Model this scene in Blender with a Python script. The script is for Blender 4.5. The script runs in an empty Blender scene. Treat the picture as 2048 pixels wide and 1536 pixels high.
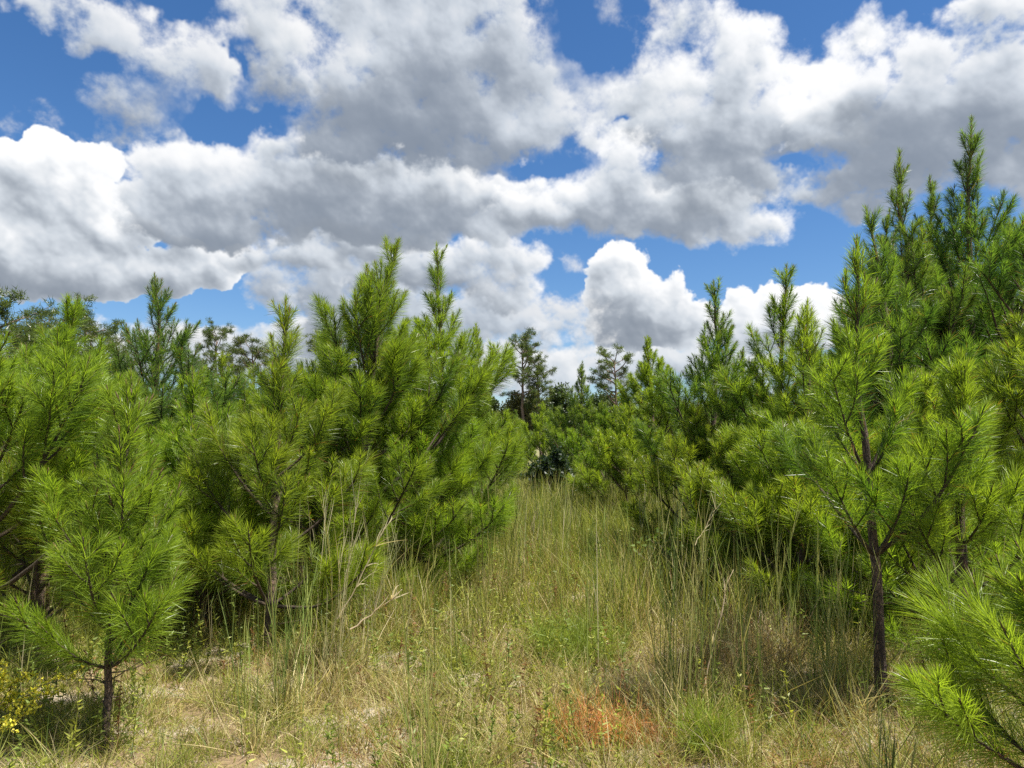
import bpy, math, random
import numpy as np
from math import radians as R
sc = bpy.context.scene
C = sc.collection
# ------------------------------------------------------------------ camera
EYE = 1.6
PITCH = R(4.5)
cam = bpy.data.objects.new('camera', bpy.data.cameras.new('camera'))
C.objects.link(cam); sc.camera = cam
cam.location = (0, 0, EYE)
cam.rotation_euler = (R(90) + PITCH, 0, 0)
cam.data.sensor_width = 36; cam.data.lens = 26.0
cam.data.clip_start = 0.05; cam.data.clip_end = 5000
# ------------------------------------------------------------------ sun, exposure
SUN_EL = R(63); SUN_AZ = R(112)          # azimuth to the right of the view direction (+Y)
sun = bpy.data.objects.new('sun', bpy.data.lights.new('sun', 'SUN'))
C.objects.link(sun)
sun.data.energy = 5.0; sun.data.angle = R(0.55); sun.data.color = (1.0, 0.95, 0.86)
SD = (math.sin(SUN_AZ) * math.cos(SUN_EL), math.cos(SUN_AZ) * math.cos(SUN_EL), math.sin(SUN_EL))
from mathutils import Vector
sun.rotation_euler = Vector(SD).to_track_quat('Z', 'Y').to_euler()
sc.view_settings.view_transform = 'Standard'; sc.view_settings.look = 'None'
sc.view_settings.exposure = 1.28; sc.view_settings.gamma = 1.0
sc.render.engine = 'CYCLES'
sc.cycles.max_bounces = 10; sc.cycles.diffuse_bounces = 7; sc.cycles.glossy_bounces = 2
sc.cycles.transmission_bounces = 6; sc.cycles.transparent_max_bounces = 4
sc.cycles.use_denoising = False

# ------------------------------------------------------------------ node helpers
class NT:
    def __init__(s, tree): s.t = tree
    def n(s, typ, **kw):
        nd = s.t.nodes.new(typ)
        for k, v in kw.items(): setattr(nd, k, v)
        return nd
    def l(s, a, b): s.t.links.new(a, b)
    def m(s, op, a, b=None, c=None, clamp=False):
        nd = s.n('ShaderNodeMath', operation=op, use_clamp=clamp)
        for i, v in enumerate((a, b, c)):
            if v is None: continue
            if isinstance(v, (int, float)): nd.inputs[i].default_value = v
            else: s.l(v, nd.inputs[i])
        return nd.outputs[0]
    def vm(s, op, a, b=None, c=None, out=0):
        nd = s.n('ShaderNodeVectorMath', operation=op)
        for i, v in enumerate((a, b, c)):
            if v is None: continue
            if isinstance(v, (tuple, list)): nd.inputs[i].default_value = v
            elif isinstance(v, (int, float)): nd.inputs[3].default_value = v
            else: s.l(v, nd.inputs[i])
        return nd.outputs[out]
    def ramp(s, fac, stops, interp='LINEAR'):
        nd = s.n('ShaderNodeValToRGB'); r = nd.color_ramp; r.interpolation = interp
        while len(r.elements) < len(stops): r.elements.new(0.5)
        for e, (p, c) in zip(r.elements, stops):
            e.position = p; e.color = (*c, 1) if len(c) == 3 else c
        s.l(fac, nd.inputs[0]); return nd.outputs[0]
    def mix(s, f, a, b, blend='MIX'):
        nd = s.n('ShaderNodeMix', data_type='RGBA', blend_type=blend)
        for i, v in ((0, f), (6, a), (7, b)):
            if isinstance(v, (int, float)): nd.inputs[i].default_value = v
            elif isinstance(v, tuple): nd.inputs[i].default_value = (*v, 1)
            else: s.l(v, nd.inputs[i])
        return nd.outputs[2]
    def noise(s, vec, scale, detail=4, rough=0.5, lac=2.0, dist=0.0, out=0):
        nd = s.n('ShaderNodeTexNoise'); nd.inputs['Scale'].default_value = scale
        nd.inputs['Detail'].default_value = detail; nd.inputs['Roughness'].default_value = rough
        nd.inputs['Lacunarity'].default_value = lac; nd.inputs['Distortion'].default_value = dist
        if vec is not None: s.l(vec, nd.inputs['Vector'])
        return nd.outputs[out]
    def smooth(s, x, lo, hi, a=0.0, b=1.0):
        nd = s.n('ShaderNodeMapRange', interpolation_type='SMOOTHSTEP')
        s.l(x, nd.inputs[0])
        for i, v in enumerate((lo, hi, a, b)): nd.inputs[1 + i].default_value = v
        return nd.outputs[0]

SKY_STRENGTH = 0.051
CLOUD_STRENGTH = 0.43
def px_dir(px, py):
    """azimuth, elevation of a view direction given in 2048x1536 photo pixels"""
    u = (px - 1024) / 1480; v = (768 - py) / 1480
    cp, sp = math.cos(PITCH), math.sin(PITCH)
    x, y, z = u, cp - v * sp, sp + v * cp
    n = math.sqrt(x * x + y * y + z * z)
    return math.atan2(x, y), math.asin(z / n)

#CLOUDS_BEGIN
# ------------------------------------------------------------------ cloud cover, computed in azimuth / elevation
AZ0, AZ1, EL0, EL1, STEP = -0.80, 0.80, -0.02, 0.74, 0.0008
NX = int((AZ1 - AZ0) / STEP); NY = int((EL1 - EL0) / STEP)
def gnoise(x, y, seed):
    """smooth value noise, about -1..1"""
    rs = np.random.RandomState(seed); tab = rs.uniform(-1, 1, (256, 256)).astype(np.float32)
    xi = np.floor(x).astype(np.int64); yi = np.floor(y).astype(np.int64)
    fx = (x - xi).astype(np.float32); fy = (y - yi).astype(np.float32)
    fx = fx * fx * fx * (fx * (fx * 6 - 15) + 10); fy = fy * fy * fy * (fy * (fy * 6 - 15) + 10)
    a = tab[yi & 255, xi & 255]; b = tab[yi & 255, (xi + 1) & 255]
    c = tab[(yi + 1) & 255, xi & 255]; d = tab[(yi + 1) & 255, (xi + 1) & 255]
    return (a + (b - a) * fx) * (1 - fy) + (c + (d - c) * fx) * fy
def fbm(x, y, scale, octv, gain, seed):
    s = 0; amp = 1.0; tot = 0
    cs, sn = math.cos(.6), math.sin(.6)
    x = x * scale; y = y * scale
    for i in range(octv):
        s = s + amp * gnoise(x, y, seed + i); tot += amp
        x, y = (x * cs - y * sn) * 2.03 + 17.3, (x * sn + y * cs) * 2.03 + 5.1; amp *= gain
    return s / tot
def worley(x, y, scale, seed):
    """distance to the nearest feature point, 0..~1"""
    rs = np.random.RandomState(seed); tx = rs.uniform(0, 1, (128, 128)).astype(np.float32); ty = rs.uniform(0, 1, (128, 128)).astype(np.float32)
    x = x * scale; y = y * scale
    xi = np.floor(x).astype(np.int64); yi = np.floor(y).astype(np.int64)
    fx = (x - xi).astype(np.float32); fy = (y - yi).astype(np.float32)
    best = np.full(x.shape, 9.0, np.float32)
    for dy in (-1, 0, 1):
        for dx in (-1, 0, 1):
            a = (yi + dy) & 127; b = (xi + dx) & 127
            best = np.minimum(best, (tx[a, b] + dx - fx) ** 2 + (ty[a, b] + dy - fy) ** 2)
    return np.sqrt(best)
def sstep(x, a, b):
    t = np.clip((x - a) / (b - a), 0, 1); return t * t * (3 - 2 * t)
def blur(a, n):
    k = np.ones(n, np.float32) / n
    for ax in (0, 1):
        c = np.cumsum(np.pad(a, [(n // 2 + 1, n // 2) if i == ax else (0, 0) for i in (0, 1)], mode='edge'), axis=ax, dtype=np.float64)
        a = (np.take(c, range(n, c.shape[ax]), axis=ax) - np.take(c, range(0, c.shape[ax] - n), axis=ax)) / n
    return a.astype(np.float32)

# layers from far to near.  Each: seed, billow (0 wispy .. 1 cauliflower), light, shade strength, edge softness, blobs (x, y, rx, ry, thickness) in photo pixels
LAYERS = [
 ('horizon', 3, .6, .93, .42, .35, [(1120,745,300,50,.8),(880,750,260,60,.9),(1400,745,240,44,.7),(1750,760,260,40,.6),(150,730,320,44,.5),(520,700,220,60,.9)]),
 ('small_right', 11, 1.0, 1.06, .20, .08, [(1490,612,40,36,.8),(1555,610,52,38,.9),(1635,612,46,36,.9),(1580,655,130,44,1.0),(1680,660,60,40,.6),(1480,660,60,40,.6)]),
 ('tower', 21, 1.0, 1.04, .40, .10, [(1238,540,48,46,.9),(1196,562,30,32,.8),(1262,600,84,62,1.1),(1325,600,56,48,.9),(1290,655,112,66,1.3),(1370,655,50,60,.8)]),
 ('left_tower', 31, 1.0, 1.05, .34, .10, [(95,316,46,42,.9),(175,345,62,52,1.0),(22,345,44,42,.9),(100,430,170,90,1.2),(40,520,160,74,1.2),(230,535,210,50,1.2),(390,530,90,40,.8)]),
 ('low_grey', 51, .45, .84, .35, .50, [(740,590,180,80,1.2),(590,590,120,60,1.0),(860,640,220,80,1.3),(700,680,280,60,1.2),(1090,640,90,54,.9),(500,670,110,34,.6),(1130,690,80,40,.6)]),
 ('low_white', 41, .8, 1.0, .50, .40, [(770,495,130,36,.8),(620,525,130,46,.7),(500,520,80,40,.6),(960,530,80,40,.8),(1045,525,44,34,.8),(1010,590,70,50,.7),(880,550,120,50,.8),(640,600,70,40,.4),(1120,660,40,34,.5)]),
 ('upper_left', 61, .35, .96, .45, .60, [(80,0,90,40,.8),(170,35,110,55,.9),(260,85,110,66,1.0),(350,135,120,78,1.1),(300,215,110,62,.9),(430,150,120,90,1.1),(540,170,110,70,1.1),(490,70,90,60,.8),(220,255,60,40,.5)]),
 ('upper_centre', 71, .45, .96, .34, .60, [(560,60,130,90,.8),(600,160,130,80,.9),(700,200,110,90,.9),(850,40,260,110,1.2),(880,170,260,120,1.3),(1040,130,170,130,1.1),(700,290,170,90,1.3),(880,300,240,110,1.2),(1060,250,150,80,1.0),(1180,190,140,90,1.3),(1300,200,110,80,1.2),(1150,250,130,60,1.2),(1140,130,90,60,1.1),(790,260,200,100,1.5),(900,110,200,100,1.4)]),
 ('right_upper', 81, .65, 1.03, .42, .50, [(1390,50,70,90,.8),(1440,140,130,90,1.0),(1560,180,150,80,1.0),(1480,290,190,100,1.4),(1430,370,150,72,1.5),(1290,240,140,80,1.0),(1620,280,120,90,1.0),(1725,90,70,60,.7),(1680,150,80,50,.6)]),
 ('right_edge', 91, .55, 1.02, .45, .45, [(1690,210,100,70,.9),(1850,140,110,80,.9),(2010,110,110,90,1.0),(1900,240,230,100,1.4),(1740,330,160,64,1.2),(1960,340,200,64,1.0),(1740,395,150,44,.7),(2200,250,200,180,1.2),(1990,4,120,34,.6)]),
 ('centre_left', 101, .7, 1.0, .42, .40, [(335,340,80,56,.9),(440,350,150,76,1.0),(528,285,60,54,.9),(310,420,80,60,1.1),(390,400,120,60,1.3),(400,458,170,36,1.3),(640,410,220,80,1.2),(840,410,200,80,1.2),(760,455,260,40,1.2),(1000,420,130,74,1.1)]),
 ('centre_right', 111, .7, 1.03, .40, .45, [(1235,325,76,60,.8),(1190,400,150,70,1.0),(1330,440,190,52,1.1),(1440,462,110,44,1.0),(1110,430,130,60,.9)]),
 ('wisps', 121, .0, .85, .2, .9, [(70,235,44,30,.30),(1128,545,18,14,.30),(1250,20,70,40,.45)]),
]
# thin spots where the blue shows through
HOLES = [(1070,345,90,20),(1235,240,46,12),(1625,335,60,18),(1170,60,56,70),(360,18,50,22),(440,235,110,34),(1225,85,36,20),(480,125,20,30)]
# shade (positive) and brightening (negative) painted by hand into the cloud colour
LIGHT_SHADE = [(690,300,150,85,.85),(300,470,120,28,.7),(1440,370,150,60,.95),(1290,655,90,40,.45),(780,455,260,34,.45),(1330,455,160,20,.25),(850,330,150,60,.3),(1900,260,200,50,.35),(1130,160,160,60,.2),
 (120,560,240,34,.25),(700,590,200,60,.35),(1780,250,120,50,.3),(300,200,80,50,.2),(850,150,60,60,.15),
 (640,150,120,90,-.30),(800,60,120,60,-.25),(1060,270,120,50,-.25),(440,340,120,60,-.20),(1220,370,110,80,-.25),(1420,140,150,100,-.3),(1620,210,110,90,-.3),(880,400,140,50,-.15),(1880,140,200,60,-.3),(160,340,100,50,-.3),(1020,180,120,60,-.2),(350,130,110,70,-.2)]
def cloud_cover():
    az = (AZ0 + (np.arange(NX) + .5) * STEP).astype(np.float32); el = (EL0 + (np.arange(NY) + .5) * STEP).astype(np.float32)
    X, Y = np.meshgrid(az, el)
    col = np.zeros((NY, NX, 3), np.float32); A = np.zeros((NY, NX), np.float32)
    w1x = fbm(X, Y, 9, 4, .5, 500); w1y = fbm(X, Y, 9, 4, .5, 520)
    w2x = fbm(X, Y, 38, 4, .6, 540); w2y = fbm(X, Y, 38, 4, .6, 560)
    fine = fbm(X, Y * 1.25, 24, 7, .58, 580)
    broad = fbm(X, Y * 1.5, 7, 4, .5, 600)
    big = fbm(X, Y * 1.3, 15, 5, .5, 660)
    bil = 0; amp = 1.0
    for i, s in enumerate((20, 43, 90, 190)):
        bil = bil + amp * (.55 - worley(X + w2x * .008, Y + w2y * .008, s, 620 + i)); amp *= .55
    deep = np.zeros_like(X)  # painted shade and brightening, only alters cloud brightness, not cover
    for (cx, cy, rx, ry, am) in LIGHT_SHADE:
        a, e = px_dir(cx, cy); deep += am * 1.8 * np.exp(-(((X + w1x * .05 - a) * 1480 / rx) ** 2 + ((Y + w1y * .04 - e) * 1480 / ry) ** 2))
    for name, seed, bl, light, shade, soft, blobs in LAYERS:
        ox = (seed * 7) % 400 - 200; oy = (seed * 13) % 300 - 150
        rl = lambda a: np.roll(np.roll(a, ox, 1), oy, 0)
        WX = X + rl(w1x) * .030 + rl(w2x) * .012; WY = Y + rl(w1y) * .020 + rl(w2y) * .010
        T = np.full((NY, NX), -3.0, np.float32); k = .16
        for (cx, cy, rx, ry, pk) in blobs:
            a, e = px_dir(cx, cy); a1, _ = px_dir(cx + rx, cy); a0, _ = px_dir(cx - rx, cy)
            _, e1 = px_dir(cx, cy - ry); _, e0 = px_dir(cx, cy + ry)
            ra = (a1 - a0) / 2 * 1.28; re = (e1 - e0) / 2 * 1.28
            v = np.where(WY < e, .80, 1.0)
            d2 = ((WX - a) / ra) ** 2 + ((WY - e) / (re * v)) ** 2
            f = pk * (1 - d2)
            h = np.clip(.5 + .5 * (f - T) / k, 0, 1); T = T * (1 - h) + f * h + k * h * (1 - h)
        if name not in ('horizon', 'small_right', 'tower', 'left_tower'):
            for (cx, cy, rx, ry) in HOLES:
                a, e = px_dir(cx, cy); ra = rx / 1480; re = ry / 1480
                T = T - (1.15 + 2.2 * rl(fine)) * np.exp(-(((WX + w2x * .02 - a) / ra) ** 2 + ((WY + w2y * .014 - e) / re) ** 2) * .7)
        if name in ('horizon', 'low_grey', 'left_tower'):
            a, e = px_dir(430, 612); T = T - 1.6 * np.exp(-(((WX - a) * 1480 / 95) ** 2 + ((WY - e) * 1480 / 28) ** 2))
        T = np.maximum(T, -1.2)
        T = T + rl(bil) * (.50 * bl) + rl(fine) * (.45 + .95 * (1 - bl)) + rl(big) * .35
        alpha = sstep(T + rl(fine) * .3 * (1 - bl), 0, soft * 1.7 + .07) * (1 - .10 * (1 - bl))
        # light from above and to the right: how much cloud lies over each point
        Tp = np.clip(T, 0, 1.6)
        occ = np.zeros((NY, NX), np.float32); cur = np.zeros(NX, np.float32)
        dec = math.exp(-STEP / .050)
        for j in range(NY - 1, -1, -1):
            if j % 3 == 0: cur = np.roll(cur, -1)
            cur = cur * dec + Tp[j] * (1 - dec); occ[j] = cur
        def relief(h):
            gy, gx = np.gradient(h, STEP); nz = 1 / np.sqrt(1 + gx * gx + gy * gy)
            return (-gx * .42 - gy * .62) * nz
        hgt = np.sqrt(np.clip(blur(T, 9), 0, 2) + .02) * .036; puff = rl(bil)
        r0 = relief(blur(puff, 5) * .010) * sstep(Tp, .0, .4); r5 = relief(blur(rl(fine), 3) * .012)
        r1 = relief(hgt); r2 = relief(blur(hgt, 27)); r3 = relief(blur(blur(hgt, 61), 41))
        # big soft billows inside the body, lit on their sunny side
        inner = rl(big); r4 = relief(blur(inner, 21) * .020)
        L = np.exp(-np.clip(occ * 1.25 * (shade / .5) + deep * np.clip(blur(Tp, 31) * 2, .0, 1), 0, 9)) * (1 - .22 * np.clip(blur(Tp, 31), 0, 1.2) * shade / .5)
        L = L * (.95 - .08 * bl) + r0 * (.01 + .06 * bl) + r5 * .03 + blur(puff, 3) * .24 * bl + r1 * (.02 + .07 * bl) + r2 * (.05 + .15 * bl) + r3 * .20 + r4 * .20 + inner * .17 + rl(broad) * .22 + rl(fine) * .10
        L = (L - .55) * 1.25 + .55; L = np.where(L < .25, .25 * np.exp((L - .25) / .25), L); L = np.where(L > .8, .8 + .25 * (1 - np.exp(-(L - .8) / .25)), L)
        lo = np.array((.23, .27, .33)); mid = np.array((.62, .67, .73)); hi = np.array((1.0, 1.0, 1.0)) * light
        L3 = L[..., None]
        c = np.where(L3 < .5, lo + (mid - lo) * np.clip(L3 / .5, 0, 1), mid + (hi - mid) * np.clip((L3 - .5) / .5, 0, 1))
        # thin cloud is bright and bluish-white
        thin = (1 - sstep(T, 0, .5))[..., None] * (1 - .6 * bl)
        c = c * (1 - .6 * thin) + np.array((.74, .80, .87)) * light * .6 * thin
        a3 = alpha[..., None]
        col = col * (1 - a3) + c.astype(np.float32) * a3
        A = A * (1 - alpha) + alpha
    return col, A
#CLOUDS_END
def build_sky():
    col, A = cloud_cover()
    im = bpy.data.images.new('cloud_cover', NX, NY, alpha=True, float_buffer=True)
    im.colorspace_settings.name = 'Non-Color'; im.alpha_mode = 'CHANNEL_PACKED'
    buf = np.ones((NY, NX, 4), np.float32); buf[..., :3] = col; buf[..., 3] = A
    im.pixels.foreach_set(buf.ravel()); im.update()
    w = bpy.data.worlds.new('World'); sc.world = w; w.use_nodes = True
    t = w.node_tree; t.nodes.clear(); N = NT(t)
    out = N.n('ShaderNodeOutputWorld')
    sky = N.n('ShaderNodeTexSky', sky_type='NISHITA', sun_disc=False)
    sky.sun_elevation = SUN_EL; sky.sun_rotation = SUN_AZ
    sky.air_density = 1.0; sky.dust_density = 0.3; sky.ozone_density = 3.0
    skyc = N.n('ShaderNodeHueSaturation'); skyc.inputs['Saturation'].default_value = 1.22
    N.l(sky.outputs[0], skyc.inputs['Color'])
    tc = N.n('ShaderNodeTexCoord')
    sep = N.n('ShaderNodeSeparateXYZ'); N.l(tc.outputs['Generated'], sep.inputs[0])
    az = N.m('ARCTAN2', sep.outputs[0], sep.outputs[1]); el = N.m('ARCSINE', sep.outputs[2])
    cmb = N.n('ShaderNodeCombineXYZ')
    N.l(N.m('MULTIPLY_ADD', az, 1 / (NX * STEP), -AZ0 / (NX * STEP)), cmb.inputs[0])
    N.l(N.m('MULTIPLY_ADD', el, 1 / (NY * STEP), -EL0 / (NY * STEP)), cmb.inputs[1])
    tex = N.n('ShaderNodeTexImage', extension='EXTEND', interpolation='Linear'); tex.image = im
    N.l(cmb.outputs[0], tex.inputs[0])
    inside = N.m('MULTIPLY', N.smooth(N.m('ABSOLUTE', az), .74, .79, 1, 0), N.smooth(el, .66, .72, 1, 0))
    # the rest of the sky: scattered cloud
    gn = N.smooth(N.noise(tc.outputs['Generated'], 3.0, 4, .55), .46, .60)
    gcol = N.mix(gn, (.86, .90, .96), (.55, .60, .68))
    ac = N.n('ShaderNodeMix', data_type='FLOAT'); N.l(inside, ac.inputs[0]); N.l(gn, ac.inputs[2]); N.l(tex.outputs['Alpha'], ac.inputs[3])
    # cover is stored premultiplied
    un = N.vm('SCALE', tex.outputs['Color'], None); un_n = un.node
    N.l(N.m('DIVIDE', 1.0, N.m('MAXIMUM', tex.outputs['Alpha'], .002)), un_n.inputs[3])
    cc = N.mix(inside, gcol, un)
    b1 = N.n('ShaderNodeBackground'); N.l(N.mix(1.0, skyc.outputs[0], (.95, 1.0, 1.10), 'MULTIPLY'), b1.inputs[0]); b1.inputs[1].default_value = SKY_STRENGTH
    b2 = N.n('ShaderNodeBackground'); N.l(cc, b2.inputs[0]); b2.inputs[1].default_value = CLOUD_STRENGTH
    mx = N.n('ShaderNodeMixShader')
    N.l(N.m('MULTIPLY', ac.outputs[0], N.smooth(el, -.01, .01)), mx.inputs[0]); N.l(b1.outputs[0], mx.inputs[1]); N.l(b2.outputs[0], mx.inputs[2])
    N.l(mx.outputs[0], out.inputs[0])
    w.cycles.sampling_method = 'MANUAL'; w.cycles.sample_map_resolution = 512
build_sky()
#SKY_END
# ------------------------------------------------------------------ mesh helpers
def link(name, data, parent=None):
    o = bpy.data.objects.new(name, data); C.objects.link(o)
    if parent: o.parent = parent
    return o
def tag(o, label=None, cat=None, group=None, kind=None):
    if label: o['label'] = label
    if cat: o['category'] = cat
    if group: o['group'] = group
    if kind: o['kind'] = kind
    return o
class Buf:
    """collects triangles with a colour per vertex"""
    def __init__(s): s.v = []; s.f = []; s.c = []; s.n = 0
    def add(s, v, f, c):
        v = np.asarray(v, np.float32).reshape(-1, 3); f = np.asarray(f, np.int64).reshape(-1, 3)
        c = np.asarray(c, np.float32)
        if c.ndim == 1: c = np.tile(c, (len(v), 1))
        s.v.append(v); s.f.append(f + s.n); s.c.append(c); s.n += len(v)
    def mesh(s, name, mat, smooth=False):
        me = bpy.data.meshes.new(name)
        v = np.concatenate(s.v); f = np.concatenate(s.f).astype(np.int32); c = np.concatenate(s.c)
        me.vertices.add(len(v)); me.vertices.foreach_set('co', v.ravel())
        me.loops.add(len(f) * 3); me.loops.foreach_set('vertex_index', f.ravel())
        me.polygons.add(len(f)); me.polygons.foreach_set('loop_start', np.arange(0, len(f) * 3, 3, dtype=np.int32))
        if smooth: me.polygons.foreach_set('use_smooth', np.ones(len(f), bool))
        at = me.attributes.new('tint', 'FLOAT_COLOR', 'POINT')
        at.data.foreach_set('color', np.concatenate([c, np.ones((len(c), 1), np.float32)], 1).ravel())
        me.update(calc_edges=True); me.materials.append(mat)
        return me
def unit(a):
    return a / np.maximum(np.linalg.norm(a, axis=-1, keepdims=True), 1e-9)
def ribbons(buf, P, D, L, W, col, rng, droop=None, segs=3, tip=.0, face=None):
    """thin blades: base points P, directions D, lengths L, widths W, colours col (N,3), droop vector per blade"""
    N = len(P)
    if N == 0: return
    L = np.broadcast_to(L, (N,)).reshape(-1, 1); W = np.broadcast_to(W, (N,)).reshape(-1, 1)
    if droop is None: droop = np.zeros((N, 3))
    side = unit(np.cross(D, rng.normal(size=(N, 3)) if face is None else face))
    vs = []
    for k in range(segs + 1):
        t = k / segs
        p = P + D * L * t + droop * L * t * t
        w = W * (1 - .25 * t) * .5
        if k < segs: vs += [p - side * w, p + side * w]
        else: vs.append(p)
    V = np.stack(vs, 1); m = V.shape[1]
    F = []
    for k in range(segs - 1):
        a = 2 * k; F += [(a, a + 1, a + 3), (a, a + 3, a + 2)]
    a = 2 * (segs - 1); F.append((a, a + 1, a + 2))
    F = (np.arange(N)[:, None, None] * m + np.array(F)[None]).reshape(-1, 3)
    cc = np.repeat(np.asarray(col, np.float32)[:, None, :], m, 1)
    if tip: cc[:, -1] *= (1 + tip)
    buf.add(V.reshape(-1, 3), F, cc.reshape(-1, 3))
def tube(buf, pts, rad, col, sides=7, jit=0.0, rng=None):
    pts = np.asarray(pts, float); n = len(pts); rad = np.asarray(rad, float)
    T = np.gradient(pts, axis=0); T = unit(T)
    ref = np.array((0.31, 0.95, 0.05)) if abs(T[0] @ np.array((0.31, .95, .05))) < .9 else np.array((1., 0, 0))
    A = unit(np.cross(T, ref)); B = np.cross(T, A)
    th = np.arange(sides) * 2 * math.pi / sides
    V = pts[:, None] + (A[:, None] * np.cos(th)[None, :, None] + B[:, None] * np.sin(th)[None, :, None]) * rad[:, None, None]
    if jit: V += rng.normal(size=V.shape) * (rad * jit)[:, None, None]
    F = []
    for i in range(n - 1):
        for j in range(sides):
            a = i * sides + j; b = i * sides + (j + 1) % sides
            F += [(a, b, b + sides), (a, b + sides, a + sides)]
    V = V.reshape(-1, 3); k = len(V)
    V = np.vstack([V, pts[-1] + T[-1] * rad[-1] * .7])
    for j in range(sides): F.append(((n - 1) * sides + j, (n - 1) * sides + (j + 1) % sides, k))
    buf.add(V, F, col)
def sheet_points(a, b, n): return np.linspace(a, b, n)

# ------------------------------------------------------------------ materials
def mat_new(name):
    m = bpy.data.materials.new(name); m.use_nodes = True; t = m.node_tree; t.nodes.clear()
    N = NT(t); out = N.n('ShaderNodeOutputMaterial'); return m, N, out
def leaf_mat(name, trans=.42, rough=.42, spec=.5, sat=1.0, val=1.0, tcol=(1.5, 1.5, .6)):
    m, N, out = mat_new(name)
    at = N.n('ShaderNodeAttribute', attribute_name='tint')
    oi = N.n('ShaderNodeObjectInfo')
    hs = N.n('ShaderNodeHueSaturation'); N.l(at.outputs[0], hs.inputs['Color'])
    N.l(N.m('MULTIPLY_ADD', oi.outputs['Random'], .022, .489), hs.inputs['Hue'])
    hs.inputs['Saturation'].default_value = sat; N.l(N.m('MULTIPLY_ADD', N.m('FRACT', N.m('MULTIPLY', oi.outputs['Random'], 17.3)), .25, val * .88), hs.inputs['Value'])
    p = N.n('ShaderNodeBsdfPrincipled'); N.l(hs.outputs[0], p.inputs['Base Color'])
    p.inputs['Roughness'].default_value = rough; p.inputs['Specular IOR Level'].default_value = spec
    tr = N.n('ShaderNodeBsdfTranslucent')
    N.l(N.mix(1.0, hs.outputs[0], tcol, 'MULTIPLY'), tr.inputs[0])
    mx = N.n('ShaderNodeMixShader'); mx.inputs[0].default_value = trans
    N.l(p.outputs[0], mx.inputs[1]); N.l(tr.outputs[0], mx.inputs[2]); N.l(mx.outputs[0], out.inputs[0])
    return m
def bark_mat(name, c1, c2, scale=22, stretch=.35):
    m, N, out = mat_new(name)
    tc = N.n('ShaderNodeTexCoord')
    v = N.vm('MULTIPLY', tc.outputs['Object'], (1, 1, stretch))
    vo = N.n('ShaderNodeTexVoronoi', feature='DISTANCE_TO_EDGE'); N.l(v, vo.inputs['Vector']); vo.inputs['Scale'].default_value = scale * 2.2
    n1 = N.noise(v, scale, 6, .65)
    at = N.n('ShaderNodeAttribute', attribute_name='tint')
    f = N.m('MULTIPLY', N.smooth(vo.outputs['Distance'], .0, .12), N.smooth(n1, .3, .7))
    c = N.mix(f, c1, c2); c = N.mix(1.0, c, at.outputs[0], 'MULTIPLY')
    p = N.n('ShaderNodeBsdfPrincipled'); N.l(c, p.inputs['Base Color']); p.inputs['Roughness'].default_value = .85
    b = N.n('ShaderNodeBump'); b.inputs['Strength'].default_value = .8; b.inputs['Distance'].default_value = .008
    N.l(f, b.inputs['Height']); N.l(b.outputs[0], p.inputs['Normal']); N.l(p.outputs[0], out.inputs[0])
    return m
M_NEEDLE = leaf_mat('pine_needles', .52, .36, .42)
M_BARK = bark_mat('pine_bark', (.022, .014, .010), (.19, .125, .085), 30)
M_TWIG = bark_mat('pine_twig', (.035, .024, .014), (.11, .075, .045), 60)
M_GRASS = leaf_mat('grass_blades', .45, .5, .4, tcol=(1.15, 1.1, .7))
M_LEAF = leaf_mat('broad_leaves', .35, .48, .35)

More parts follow.
